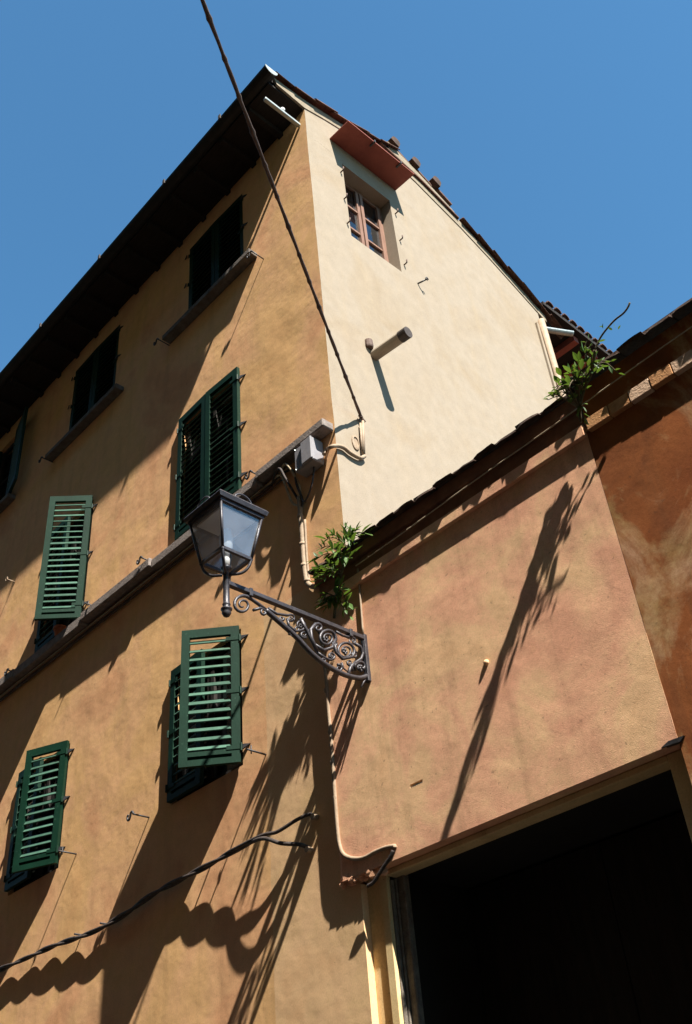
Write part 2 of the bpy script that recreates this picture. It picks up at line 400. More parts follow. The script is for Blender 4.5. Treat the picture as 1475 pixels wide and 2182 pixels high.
for h in TOPW + MIDW + LOWW:
    window(house, 'dark_wood', h[0] + 0.002, h[1] - 0.002, h[2] + 0.002, h[3] - 0.002, lambda u, z, d: (u, d, z), 0.06, panes_v=2)

# ---- louvred shutters: leaf mesh is frame, slats are sub-parts
slat_cache = {}
def slat_mesh(wid):
    k = round(wid, 3)
    if k not in slat_cache:
        bm = bm_new(); L = wid; dpt, th = 0.058, 0.010
        a = math.radians(52)
        vs_ = box(bm, 0, L, -dpt / 2, dpt / 2, -th / 2, th / 2)
        bmesh.ops.rotate(bm, verts=vs_, cent=(0, 0, 0), matrix=Matrix.Rotation(a, 3, 'X'))
        me = bpy.data.meshes.new('slat'); bmesh.ops.recalc_face_normals(bm, faces=bm.faces); bm.to_mesh(me); bm.free()
        me.materials.append(M['slat_sunlit']); slat_cache[k] = me
    return slat_cache[k]
def shutter(hx, hz, side_, wid, hgt, ang, n, individual=True, label=None, yoff=-0.03, drop=0.0):
    """hinge at (hx, z0) on the facade; side_=-1 leaf runs left from a right-hand hinge, +1 the other way; ang opens outward"""
    bm = bm_new(); t = 0.042; st = 0.075
    box(bm, 0, st, -t / 2, t / 2, 0, hgt); box(bm, wid - st, wid, -t / 2, t / 2, 0, hgt)
    box(bm, st, wid - st, -t / 2, t / 2, hgt - 0.085, hgt)
    box(bm, st, wid - st, -t / 2, t / 2, 0.0, 0.055); box(bm, st, wid - st, t / 2 - 0.012, t / 2, 0.055, 0.085); box(bm, st, wid - st, -t / 2, t / 2, 0.085, 0.125)
    # rounded bead along the stiles
    o_ = finish(bm, 'shutter', 'green', house)
    rz = math.radians(ang)
    # local +x is leaf direction, local -y is the outer face
    if side_ < 0:
        d = Vector((-math.cos(rz), -math.sin(rz), 0)); outn = Vector((math.sin(rz), -math.cos(rz), 0))
    else:
        d = Vector((math.cos(rz), -math.sin(rz), 0)); outn = Vector((-math.sin(rz), -math.cos(rz), 0))
    if outn.y > 0 and False: outn = -outn
    X, Y, Z = d, -outn, Vector((0, 0, 1))
    Mx = Matrix(((X.x, Y.x, Z.x, hx), (X.y, Y.y, Z.y, yoff), (X.z, Y.z, Z.z, hz), (0, 0, 0, 1)))
    o_.matrix_world = Mx
    if label: o_['label'] = label
    z0, z1 = 0.125, hgt - 0.085; pitch = (z1 - z0) / n
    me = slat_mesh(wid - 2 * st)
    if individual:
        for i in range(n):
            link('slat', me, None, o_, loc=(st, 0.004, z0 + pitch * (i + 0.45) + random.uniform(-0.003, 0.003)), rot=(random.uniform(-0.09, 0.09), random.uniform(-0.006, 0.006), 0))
    else:
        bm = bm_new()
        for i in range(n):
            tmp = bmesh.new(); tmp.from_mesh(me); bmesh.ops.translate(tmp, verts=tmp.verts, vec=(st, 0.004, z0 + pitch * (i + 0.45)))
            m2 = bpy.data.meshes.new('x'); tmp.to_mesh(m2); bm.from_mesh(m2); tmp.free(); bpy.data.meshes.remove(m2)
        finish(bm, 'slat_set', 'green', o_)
    # hinges
    for fz in (0.1, 0.5, 0.9):
        bm = bm_new(); z = hgt * fz
        box(bm, -0.015, 0.12, -t / 2 - 0.006, -t / 2 - 0.0015, z - 0.018, z + 0.018)
        tube(bm, [(-0.008, -t / 2 - 0.004, z - 0.035), (-0.008, -t / 2 - 0.004, z + 0.035)], 0.011, 8)
        finish(bm, 'hinge', 'green', o_)
        # pintle in the wall, with its triangular strap
        bm = bm_new(); sgn = 1 if side_ < 0 else -1
        P = [bm.verts.new(p) for p in ((hx, -0.045, hz + z - 0.03), (hx + sgn * 0.10, -0.004, hz + z + 0.012), (hx + sgn * 0.02, -0.03, hz + z + 0.03),
                                        (hx, -0.03, hz + z - 0.03), (hx + sgn * 0.10, 0.01, hz + z + 0.012), (hx + sgn * 0.02, -0.015, hz + z + 0.03))]
        for f in ((0, 1, 2), (5, 4, 3), (0, 3, 4, 1), (1, 4, 5, 2), (2, 5, 3, 0)): bm.faces.new([P[i] for i in f])
        finish(bm, 'hinge_strap', 'iron', house)
    return o_
# lower row
shutter(-1.44, 5.07, -1, 0.53, 1.335, 44, 13, label='green shutter leaf swung well out, just below the lantern')
shutter(-2.50, 5.07, +1, 0.53, 1.335, 2, 13, label='closed left leaf beside the swung-out shutter below the lantern')
shutter(-4.47, 5.10, -1, 0.53, 1.335, 25, 13, label='half-open green shutter leaf at the lower left')
shutter(-5.53, 5.10, +1, 0.53, 1.335, 2, 13, label='closed left leaf at the lower left window')
# middle row
shutter(-1.39, 8.0, -1, 0.555, 1.765, 2.5, 20, label='closed right leaf behind the lantern')
shutter(-2.51, 8.0, +1, 0.555, 1.765, 2.0, 20, label='closed left leaf behind the lantern')
shutter(-4.46, 8.0, -1, 0.54, 1.85, 50, 19, label='green shutter leaf swung out over the clay pot')
shutter(-5.53, 8.0, +1, 0.53, 1.85, 2, 19, label='closed left leaf beside the clay pot')
# top row, deep in the eave's shade
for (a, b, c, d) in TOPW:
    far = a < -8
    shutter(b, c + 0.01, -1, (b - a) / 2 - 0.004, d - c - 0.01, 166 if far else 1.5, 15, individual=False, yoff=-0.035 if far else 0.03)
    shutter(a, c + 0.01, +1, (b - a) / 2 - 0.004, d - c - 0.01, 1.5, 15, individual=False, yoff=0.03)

# ---- sills and the sill course
for (a, b, c, d) in TOPW:
    bm = bm_new(); box(bm, a - 0.38, b + 0.26, -0.13, 0.0, c - 0.085, c - 0.005)
    finish(bm, 'window_sill', 'stone_shaded', house, bevel=0.008)
for i, (x0, x1, out, zt, zb) in enumerate(((-1.02, -0.008, 0.14, 7.93, 7.835), (-2.86, -1.02, 0.115, 7.915, 7.80), (-4.28, -2.86, 0.14, 7.94, 7.83), (-5.9, -4.28, 0.12, 7.93, 7.80), (-7.3, -5.9, 0.135, 7.94, 7.82), (-14, -7.3, 0.13, 7.93, 7.82))):
    bm = bm_new(); box(bm, x0 + 0.002, x1 - 0.002, -out, 0.0, zb, zt); finish(bm, 'sill_course', 'stone', house, bevel=0.010)
for i, (x0, x1, z, y) in enumerate(((-6.5, -0.62, 7.775, -0.035), (-6.5, -0.9, 7.735, -0.025), (-6.5, -0.75, 7.70, -0.03))):
    pts = [(x, y + 0.008 * noise.noise(Vector((x * 1.3, i, 0))), z + 0.012 * noise.noise(Vector((x * 0.9, i * 3, 1)))) for x in frange(x0, x1, 0.25)]
    otube('facade_cable', 'cable_pale' if i == 0 else 'cable_brown', house, pts, 0.011 if i != 1 else 0.014, 6)

# ---- shutter stays: rod out of the wall with a curled catch
def stay(px, py, length=0.17, curl=True):
    b = onY(px, py); bm = bm_new()
    tube(bm, [b + Vector((0, 0.02, 0)), b + Vector((0, -length, 0))], 0.008, 6)
    if curl:
        c = b + Vector((0, -length, 0)); pts = []
        for k in range(15):
            t = -math.pi / 2 + k / 14 * math.pi * 2.0
            pts.append(c + Vector((-0.035 * math.sin(t * 1.0) * 0.6 - 0.02, -0.006, 0.035 * math.cos(t) - 0.0)))
        S = [c + Vector(q) for q in ((0.0, 0, 0), (-0.02, 0, 0.03), (-0.045, 0, 0.025), (-0.05, 0, 0.0), (-0.065, 0, -0.03), (-0.09, 0, -0.03), (-0.10, 0, 0.0), (-0.085, 0, 0.02))]
        tube(bm, smooth_path(S, 4), 0.011, 6)
    else:
        tube(bm, [b + Vector((0, -length * 0.78, -0.03)), b + Vector((0, -length * 0.78, 0.045))], 0.006, 5)
    return finish(bm, 'shutter_stay', 'iron', house, smooth=True)
for p in ((562, 552), (361, 736), (113, 985), (566, 1020), (331, 1200), (45, 1436), (318, 1742)): stay(*p)
for p in ((567, 1608), (163, 1820), (213, 1296)): stay(*p, length=0.2, curl=False)
b = onY(32, 1240); bm = bm_new(); tube(bm, [b + Vector((0, 0.02, 0)), b + Vector((0, -0.12, 0))], 0.008, 6)
tube(bm, [b + Vector((0.028 * math.cos(t), -0.125, 0.028 * math.sin(t))) for t in [k * math.pi / 6 for k in range(13)]], 0.007, 5)
finish(bm, 'ring_hook', 'conduit', house, smooth=True)

# ---- roof, eave, gutter
bm = bm_new()
XV = 0.0
prof_top = [(-0.66, 13.44), (0.0, 13.50), (0.34, 13.575), (0.66, 13.65), (1.5, 13.95), (2.08, 13.85), (3.0, 13.57), (3.58, 13.34), (4.16, 13.07), (4.95, 12.70)]
prof_bot = [(-0.62, 13.385), (0.0, 13.40), (0.34, 13.50), (0.66, 13.58), (1.5, 13.88), (2.08, 13.78), (3.0, 13.50), (3.58, 13.27), (4.16, 13.0), (4.95, 12.62)]
def slab(bm, x0, x1, top, bot):
    ring = top + bot[::-1]
    A_ = [bm.verts.new((x0, y, z)) for y, z in ring]; B_ = [bm.verts.new((x1, y, z)) for y, z in ring]
    n = len(ring)
    for i in range(n): bm.faces.new((A_[i], A_[(i + 1) % n], B_[(i + 1) % n], B_[i]))
    m = len(top)
    for L in (A_, B_):
        for i in range(m - 1): bm.faces.new((L[i], L[i + 1], L[n - 2 - i], L[n - 1 - i]))
slab(bm, -14, -0.02, prof_top, prof_bot)
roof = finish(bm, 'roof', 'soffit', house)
# verge: plaster strip that closes the gable under the tiles, running out over the eave
bm = bm_new(); slab(bm, -0.02, 0.012, [(-0.50, 13.45), (0.0, 13.50), (0.34, 13.575), (0.66, 13.65), (1.5, 13.95), (2.08, 13.85), (3.0, 13.57), (3.58, 13.34), (4.16, 13.07), (4.75, 12.78)],
                       [(-0.46, 13.345), (0.0, 13.31), (0.34, 13.42), (0.66, 13.5), (1.5, 13.8), (2.08, 13.70), (3.0, 13.42), (3.58, 13.19), (4.16, 12.92), (4.75, 12.64)])
finish(bm, 'verge_strip', 'mortar', house)
# flat boxed soffit
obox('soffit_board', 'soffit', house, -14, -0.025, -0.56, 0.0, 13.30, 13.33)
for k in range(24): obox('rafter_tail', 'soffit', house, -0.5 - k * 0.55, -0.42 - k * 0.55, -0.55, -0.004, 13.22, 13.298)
# verge tiles, one by one up and down the slope
def coppo_mesh(L=0.40, r0=0.085, r1=0.07, n=7, th=0.016, arch=True):
    bm = bm_new(); R = []
    for yy, r in ((0, r0), (L, r1)):
        for rr in (r, r - th):
            R.append([bm.verts.new((rr * math.cos(math.pi * k / (n - 1)), yy, rr * math.sin(math.pi * k / (n - 1)) * 0.8)) for k in range(n)])
    o0, i0, o1, i1 = R
    for k in range(n - 1):
        bm.faces.new((o0[k], o0[k + 1], o1[k + 1], o1[k])); bm.faces.new((i0[k + 1], i0[k], i1[k], i1[k + 1]))
        bm.faces.new((o0[k + 1], o0[k], i0[k], i0[k + 1])); bm.faces.new((o1[k], o1[k + 1], i1[k + 1], i1[k]))
    for k in (0, n - 1): bm.faces.new((o0[k], o1[k], i1[k], i0[k]))
    bmesh.ops.recalc_face_normals(bm, faces=bm.faces)
    me = bpy.data.meshes.new('tile'); bm.to_mesh(me); bm.free(); me.materials.append(M['tile']); return me
COP = coppo_mesh()
def flat_tile(w_, L=0.42, th=0.019):
    bm = bm_new(); vs_ = box(bm, -w_ / 2, w_ / 2, 0, L, 0, th)
    for v_ in vs_:
        if v_.co.y < 0.1: v_.co += Vector((random.uniform(-0.006, 0.006), random.uniform(-0.012, 0.012), random.uniform(-0.007, 0.009)))
    bmesh.ops.subdivide_edges(bm, edges=[e for e in bm.edges if abs(e.verts[0].co.x - e.verts[1].co.x) > 0.05], cuts=3)
    for v_ in bm.verts:
        u_ = v_.co.x / (w_ / 2); v_.co.z += 0.007 * (1 - u_ * u_)
        if v_.co.y < 0.1: v_.co.y += random.uniform(-0.006, 0.006)
    bmesh.ops.recalc_face_normals(bm, faces=bm.faces)
    me = bpy.data.meshes.new('tile'); bm.to_mesh(me); bm.free(); me.materials.append(M['tile_dark']); return me
FLAT = [flat_tile(0.205) for _ in range(7)]
def eave_tiles(parent, x0, x1, y0, z0):
    x = x0 + 0.1
    while x < x1:
        o = link('tile', random.choice(FLAT), None, parent)
        o.location = (x, y0 + random.uniform(-0.012, 0.01), z0 + random.uniform(-0.004, 0.006))
        o.rotation_euler = (0.19 + random.uniform(-0.02, 0.02), random.uniform(-0.04, 0.04), random.uniform(-0.04, 0.04))
        x += 0.21
def along(prof, d):
    for (a, za), (b, zb) in zip(prof, prof[1:]):
        L = math.hypot(b - a, zb - za)
        if d <= L: t = d / L; return Vector((0, a + (b - a) * t, za + (zb - za) * t)), math.atan2(zb - za, b - a)
        d -= L
    return Vector((0, *prof[-1])), math.atan2(prof[-1][1] - prof[-2][1], prof[-1][0] - prof[-2][0])
d = 0.15
while d < 5.9:
    p, a = along(prof_top, d)
    rising = p.y < 1.45
    if 1.5 < p.y < 2.85: d += 0.33; continue
    o = link('tile', COP, None, roof)
    o.location = (0.012 + random.uniform(-0.012, 0.012), p.y, p.z + 0.012)
    o.rotation_euler = (a + (0.06 if rising else -0.06) + random.uniform(-0.02, 0.02), random.uniform(-0.06, 0.06), random.uniform(-0.03, 0.03))
    d += 0.33
for xx in frange(-0.22, -3.4, -0.2) if False else [-0.22 - 0.2 * k for k in range(14)]:
    o = link('tile', COP, None, roof); o.location = (xx, -0.64, 13.445); o.rotation_euler = (0.1, 0, 0)
# gutter: half-round trough along the eave
def gutter(name, mat, parent, x0, x1, yc, zc, r, n=8):
    bm = bm_new(); rings = []
    for x in (x0, x1):
        o_ = [(yc - r * math.cos(math.pi * k / n), zc - r * math.sin(math.pi * k / n)) for k in range(n + 1)]
        i_ = [(yc - (r - 0.006) * math.cos(math.pi * k / n), zc - (r - 0.006) * math.sin(math.pi * k / n)) for k in range(n + 1)]
        rings.append([bm.verts.new((x, *q)) for q in o_ + i_[::-1]])
    A_, B_ = rings; m = len(A_)
    for i in range(m): bm.faces.new((A_[i], A_[(i + 1) % m], B_[(i + 1) % m], B_[i]))
    for L in rings:
        bm.faces.new(L[:n + 1])
    return finish(bm, name, mat, parent)
gutter('gutter', 'zinc_shaded', house, -14, 0.085, -0.61, 13.415, 0.095)
bm = bm_new(); vv = [bm.verts.new((x, -0.61 - 0.1 * math.cos(math.pi * k / 8), 13.418 - 0.1 * math.sin(math.pi * k / 8))) for x in (0.086, 0.094) for k in range(9)]
bm.faces.new(vv[:9]); bm.faces.new(vv[9:][::-1])
for k in range(8): bm.faces.new((vv[k], vv[k + 1], vv[10 + k], vv[9 + k]))
finish(bm, 'gutter_end', 'zinc', house)
for px, py in ((352, 375), (215, 535), (90, 682), (470, 240)):
    q = onY(px, py, -0.7)
    obox('gutter_bracket', 'cable', house, q.x - 0.02, q.x + 0.02, -0.725, -0.708, 13.36, 13.44)
# pale bar under the eave by the corner, with its insulator
bm = bm_new(); box(bm, -0.135, -0.085, -0.57, -0.004, 13.03, 13.075); finish(bm, 'eave_bar', 'zinc', house, bevel=0.006)
bm = bm_new(); lathe(bm, [(0.012, 0.0), (0.03, 0.02), (0.034, 0.05), (0.02, 0.075), (0.014, 0.085)], (-0.11, -0.28, 13.076), 10); finish(bm, 'insulator', 'porcelain', house, smooth=True)

# ---- the red-brown sheet awning over the side window
bm = bm_new(); L = [(0.002, 13.06), (0.35, 13.035), (0.35, 13.02), (0.002, 13.045)]
A_ = [bm.verts.new((x, 0.405, z)) for x, z in L]; B_ = [bm.verts.new((x, 1.60, z)) for x, z in L]
for i in range(4): bm.faces.new((A_[i], A_[(i + 1) % 4], B_[(i + 1) % 4], B_[i]))
bm.faces.new(A_); bm.faces.new(B_[::-1])
aw = finish(bm, 'awning_sheet', 'awning', house); aw['label'] = 'red-brown sheet awning over the gable window'
for y in (0.86, 1.34):
    obox('awning_clip', 'iron', aw, 0.27, 0.365, y - 0.01, y + 0.01, 13.005, 13.048)
for py, y in ((0, WB[0] - 0.05), (1, WB[1] + 0.07)):
    for z in (12.45, 11.9, 11.42):
        bm = bm_new(); tube(bm, [(-0.01, y, z), (0.05, y, z), (0.055, y, z + 0.05)], 0.010, 6); finish(bm, 'hinge_pin', 'cable_brown', house, smooth=True)
p = onX(890, 604); bm = bm_new(); tube(bm, [p + Vector(q) for q in ((-0.01, 0, 0), (0.05, 0.02, 0.0), (0.10, 0.05, 0.02))], 0.011, 6)
tube(bm, [p + Vector((0.11, 0.06 + 0.022 * math.cos(t), 0.03 + 0.022 * math.sin(t))) for t in [k * math.pi / 5 for k in range(9)]], 0.008, 5)
finish(bm, 'wall_hook', 'iron', house, smooth=True)

# ---- capped parapet with three clay stubs on the verge
bm = bm_new(); slab(bm, -0.30, 0.03, [(1.58, 14.16), (2.2, 13.96), (2.88, 13.68)], [(1.58, 13.93), (2.2, 13.83), (2.88, 13.60)])
par = finish(bm, 'verge_parapet', 'mortar', house)
bm = bm_new(); slab(bm, -0.1, 0.045, [(1.40, 13.955), (2.2, 13.825), (2.95, 13.60)], [(1.40, 13.925), (2.2, 13.795), (2.95, 13.57)]); finish(bm, 'verge_tile', 'tile', par)
for px, py in ((833, 309), (877, 352), (921, 393)):
    q = onX(px, py, -0.02)
    bm = bm_new(); ang = -0.42
    n = 7; R = []
    for x in (-0.28, 0.07):
        R.append([bm.verts.new((x, 0.085 * math.cos(math.pi * k / (n - 1)), 0.05 + 0.09 * math.sin(math.pi * k / (n - 1)) if 0 < k < n - 1 else -0.03)) for k in range(n)])
    for k in range(n - 1): bm.faces.new((R[0][k], R[0][k + 1], R[1][k + 1], R[1][k]))
    bm.faces.new((R[0][0], R[1][0], R[1][-1], R[0][-1])); bm.faces.new(R[0][::-1]); bm.faces.new(R[1])
    o = finish(bm, 'ridge_tile', 'tile_dark', par); o.location = (0, q.y, q.z - 0.03); o.rotation_euler = (ang, 0, 0)
    bm = bm_new(); box(bm, -0.28, 0.01, 0.06, 0.40, -0.02, 0.015); o = finish(bm, 'tile', 'tile', par); o.location = (0, q.y, q.z - 0.02); o.rotation_euler = (ang, 0, 0)

# ---- stub pipe in the gable wall
bm = bm_new(); b = Vector((0, 0.705, 9.29)); t = Vector((0.385, 0.725, 9.27))
tube(bm, [b - Vector((0.03, 0, 0)), b, t], 0.062, 16)
stub = finish(bm, 'pipe_stub', 'cream', house, smooth=False)
bm = bm_new(); dd = (t - b).normalized(); tube(bm, [t - dd * 0.005, t + dd * 0.10], 0.066, 16); finish(bm, 'pipe_collar', 'cable', stub)
bm = bm_new(); lathe(bm, [(0.045, -0.02), (0.05, 0.0), (0.045, 0.09), (0.02, 0.10)], (0.012, 0.63, 9.37), 10); finish(bm, 'old_nail_plug', 'cable_brown', house)

# ---- far corner: pale downpipe and rear wing under its own dark eave
otube('downpipe', 'conduit', house, [(0.055, 4.50, 12.46), (0.055, 4.50, 9.0)], 0.052, 10)
obox('corner_strip', 'cream', house, 0.002, 0.03, 4.40, 4.56, 8.5, 12.38)
wing = thing('rear_wing', 'shaded rear wing with a deep dark eave behind the gable', 'house')
e = onX(1235, 703, 0.10)
bm = bm_new(); box(bm, -8, -1.5, 4.7, 14, 0, e.z); finish(bm, 'wall', 'red', wing)
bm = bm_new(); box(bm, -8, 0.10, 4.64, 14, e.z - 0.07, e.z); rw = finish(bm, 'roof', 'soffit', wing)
for k in range(8): obox('rafter', 'awning' if k in (1, 2) else 'soffit', wing, -1.48, 0.0, 5.0 + k * 0.5, 5.12 + k * 0.5, e.z - 0.19, e.z - 0.073)  # reflected light under the eave put into red on two rafters
for k in range(16):
    o = link('tile', COP, None, rw); o.location = (0.13, 4.8 + k * 0.2, e.z + 0.01); o.rotation_euler = (0, 0, math.pi / 2)
gutter('rear_gutter', 'zinc', house, 0, 1, 0, 0, 0.05)
gobj = bpy.data.objects['rear_gutter']; gobj.matrix_world = Matrix.Translation((-0.02, 4.60, 12.42)) @ Matrix.Rotation(math.radians(62), 4, 'Z') @ Matrix.Scale(0.5, 4, (1, 0, 0))

# ================================================================== LOW HOUSE (peach wall with the gateway)
YC = -0.05
low = thing('low_house', 'low peach-plastered house with a dark gateway and tiled eave', 'house')
XL, XR = -0.315, 2.449
slot = onY(887, 1670, YC)
bm = bm_new()
def fnC(u, z, d):
    wob = 0.010 * noise.noise(Vector((5.1, 0.2, z * 2.1))) + 0.004 * noise.noise(Vector((1.1, 4.2, z * 9)))
    return (u + (wob if u < XL + 0.01 else 0), YC + d + (0.012 if u < XL + 0.01 else 0), z)
wall_grid(bm, [XL, XL + 0.03] + frange(XL + 0.1, XR, 0.3), frange(3.76, 6.02, 0.12), [(slot.x - 0.06, slot.x + 0.06, slot.z - 0.012, slot.z + 0.012)], fnC, 0.03, 1)
zs = frange(3.76, 6.02, 0.12)
for a, b in zip(zs, zs[1:]):       # left return to the facade
    bm.faces.new([bm.verts.new(p) for p in (fnC(XL, a, 0), fnC(XL, b, 0), (XL + 0.01, 0.01, b), (XL + 0.01, 0.01, a))])
# bottom arris over the gateway, slightly ragged
xs = frange(XL, XR, 0.08)
for a, b in zip(xs, xs[1:]):
    bm.faces.new([bm.verts.new(p) for p in ((a, YC, 3.76), (b, YC, 3.76), (b, 0.12, 3.76), (a, 0.12, 3.76))])
wallC = finish(bm, 'wall', 'peach', low)
wallC['label'] = 'peach plaster wall with long plant shadow'
# ragged plaster lip under the left end
bm = bm_new()
for k in range(40):
    x = random.uniform(XL, 0.12); s_ = random.uniform(0.012, 0.035)
    c = Vector((x, YC + 0.02 + random.uniform(-0.01, 0.02), 3.76 + random.uniform(-0.035, 0.03)))
    r = bmesh.ops.create_icosphere(bm, subdivisions=1, radius=s_)
    for v_ in r['verts']: v_.co = c + Vector((v_.co.x * 1.3, v_.co.y * 0.5, v_.co.z)) + Vector((random.uniform(-1, 1), 0, random.uniform(-1, 1))) * s_ * 0.25
lip = finish(bm, 'ragged_plaster', 'peach', low); lip['kind'] = 'stuff'
q = onY(1037, 1412, YC); bm = bm_new(); r = bmesh.ops.create_icosphere(bm, subdivisions=2, radius=0.022)
for v_ in r['verts']: v_.co = Vector((v_.co.x, v_.co.y * 1.1, v_.co.z)) + q
finish(bm, 'wall_boss', 'peach', low, smooth=True)

# gateway surround: recessed face, plaster frame, stone jamb
obox('surround_face', 'surround', low, -0.165, -0.020, 0.062, 0.30, 0, 3.755)
for nm, a, b, c, d_ in (('door_frame', -0.022, 0.048, 0.0, 3.757), ('door_frame', 2.31, 2.452, 0.0, 3.757)):
    obox(nm, 'surround', low, a, b, 0.04, 0.075, c, d_, bevel=0.005)
obox('door_lintel', 'surround', low, 0.048, 2.31, 0.041, 0.16, 3.718, 3.757, bevel=0.005)
obox('stone_jamb', 'jamb_stone', low, -0.01, 0.053, 0.077, 0.110, 0, 3.70, bevel=0.006, jit=0.003)
obox('door_casing', 'jamb_stone', low, -0.01, 0.066, 0.114, 0.13, 0, 3.71, bevel=0.006)
obox('door_post', 'jamb_stone', low, -0.01, 0.125, 0.134, 0.19, 0, 3.763, bevel=0.008)
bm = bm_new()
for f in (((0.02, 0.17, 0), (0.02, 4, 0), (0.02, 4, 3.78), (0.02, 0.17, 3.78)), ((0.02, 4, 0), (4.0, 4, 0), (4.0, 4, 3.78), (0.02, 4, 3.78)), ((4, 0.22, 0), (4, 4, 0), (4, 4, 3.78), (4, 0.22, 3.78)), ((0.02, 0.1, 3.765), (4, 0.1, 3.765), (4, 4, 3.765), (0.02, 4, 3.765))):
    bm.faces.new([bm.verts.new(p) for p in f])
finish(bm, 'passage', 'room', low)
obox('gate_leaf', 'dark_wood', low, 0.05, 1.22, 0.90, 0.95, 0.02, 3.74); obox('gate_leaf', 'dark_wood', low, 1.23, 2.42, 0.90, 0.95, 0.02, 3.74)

# cornice, fascia, tiles of the low house
def cornice_run(parent, x0, x1, zb, zt, y0, mat, step):
    x = x0; k = 0
    while x < x1 - 0.01:
        L = min(step * random.uniform(0.9, 1.1), x1 - x)
        o = obox('brick', mat[k % len(mat)] if random.random() < 0.75 else mat[-1], parent, x + 0.003, x + L - 0.003, y0 + random.uniform(-0.004, 0.004), 0.05, zb + random.uniform(-0.004, 0.004), zt, bevel=0.004)
        x += L; k += 1
obox('cornice', 'peach', low, XL - 0.02, XR, -0.085, 0.0, 6.0, 6.10, bevel=0.006)
obox('eave_recess', 'fascia', low, XL, XR, -0.046, 0.0, 6.10, 6.25)
obox('fascia', 'fascia', low, XL - 0.02, XR, -0.082, 0.0, 6.25, 6.37, bevel=0.004)
bm = bm_new(); slab(bm, XL - 0.02, XR, [(-0.10, 6.40), (5.0, 7.4)], [(-0.10, 6.37), (5.0, 7.36)])
lroof = finish(bm, 'roof', 'tile_dark', low)
eave_tiles(lroof, XL - 0.02, XR, -0.135, 6.352)

# ================================================================== RED HOUSE on the right
red = thing('red_house', 'low dark red weathered house at the right edge with brick cornice', 'house')
bm = bm_new()
def fnD(u, z, d): return (u, YC + 0.004 + d, z)
wall_grid(bm, frange(XR, 12, 0.6), frange(0, 6.05, 0.3), [], fnD, 0.2, 1)
bm.faces.new([bm.verts.new(p) for p in ((XR, YC + 0.004, 0), (XR, 0.25, 0), (XR, 0.25, 6.05), (XR, YC + 0.004, 6.05))])
finish(bm, 'wall', 'red', red)
cornice_run(red, XR + 0.03, 6.0, 6.02, 6.115, -0.088, ['brick', 'brick', 'brick_pale'], 0.17)
obox('eave_recess', 'red', red, XR + 0.02, 12, -0.05, 0.0, 6.118, 6.42)
bm = bm_new(); slab(bm, XR + 0.004, 12, [(-0.11, 6.47), (5.0, 7.5)], [(-0.11, 6.43), (5.0, 7.46)])
rroof = finish(bm, 'roof', 'tile_dark', red)
eave_tiles(rroof, XR + 0.02, 6.5, -0.142, 6.41)
# broken black gap at the gateway's right shoulder: made-up black piece stands in for the hole
bm = bm_new(); P = [onY(px, py, YC - 0.012) for px, py in ((1408, 1594), (1424, 1579), (1457, 1567), (1449, 1580), (1425, 1588))]
F1 = [bm.verts.new(p) for p in P]; F2 = [bm.verts.new(p + Vector((0, 0.03, 0))) for p in P]
bm.faces.new(F1); bm.faces.new(F2[::-1])
for i in range(5): bm.faces.new((F1[i], F1[(i + 1) % 5], F2[(i + 1) % 5], F2[i]))
finish(bm, 'gap_stand_in', 'iron', low)

# ================================================================== WALL LAMP
XB, YB = 0.165, -1.405
lamp = thing('street_lamp', 'old iron street lantern on a scrolled wall bracket', 'street lamp', (XB, YC, 5.2))
def LP(o): o.matrix_parent_inverse = lamp.matrix_world.inverted(); return o
bpy.context.view_layer.update()
lamp_inv = Matrix.Translation(lamp.location).inverted()
def lput(bm, name, mat, parent=None, smooth=False, bevel=0.0):
    o = finish(bm, name, mat, None, smooth=smooth, bevel=bevel)
    o.parent = parent or lamp
    if parent is None or parent is lamp: o.matrix_parent_inverse = lamp_inv
    return o
PXB = lambda px, py, dx=0.0: onX(px, py, XB + dx)
# top bar (square section), slightly rounded
bm = bm_new(); box(bm, XB - 0.02, XB + 0.02, YB + 0.015, YC + 0.005, 5.478, 5.515); lput(bm, 'arm', 'lamp_iron', bevel=0.004)
low_path = smooth_path([PXB(*p) for p in ((566, 1300), (595, 1325), (632, 1358), (668, 1396), (700, 1420), (735, 1438), (765, 1445), (782, 1441))], 5)
bm = bm_new(); tube(bm, low_path, 0.020, 8); lput(bm, 'brace', 'lamp_iron', smooth=True)
bm = bm_new(); box(bm, XB - 0.022, XB + 0.022, YC - 0.03, YC + 0.004, 5.12, 5.53); lput(bm, 'wall_plate', 'lamp_iron', bevel=0.004)
def spiral(cx, cy, r0, r1, a0, turns, n=26):
    return [(cx + (r0 + (r1 - r0) * k / n) * math.cos(math.radians(a0) + turns * 2 * math.pi * k / n),
             cy + (r0 + (r1 - r0) * k / n) * math.sin(math.radians(a0) + turns * 2 * math.pi * k / n)) for k in range(n + 1)]
def scroll(pts2, r=0.012, dx=0.0, taper=True):
    pts = [PXB(x, y, dx) for x, y in pts2]; n = len(pts)
    rr = [r * (1 - 0.55 * k / (n - 1)) if taper else r for k in range(n)]
    bm = bm_new(); tube(bm, pts, rr, 6); lput(bm, 'scroll', 'lamp_iron', smooth=True)
scroll([(566, 1299), (552, 1288), (535, 1276)] + spiral(517, 1289, 21, 4, -40, -1.7), 0.014)
scroll([(540, 1300), (555, 1296), (566, 1300), (566, 1308)] + spiral(562, 1303, 7, 2, 90, 1.0, 10), 0.012)
scroll([(572, 1296), (590, 1308), (610, 1311)] + spiral(620, 1318, 9, 3, -130, 1.2, 14), 0.011)
scroll([(612, 1318), (616, 1334), (630, 1345)] + spiral(640, 1332, 12, 3, 100, -1.4, 16), 0.011)
scroll([(640, 1318), (652, 1340), (668, 1372), (676, 1388)], 0.018, 0.006)
scroll([(676, 1388), (664, 1360), (662, 1342), (672, 1330)] + spiral(678, 1338, 9, 3, -120, 1.1, 12), 0.016, 0.008)
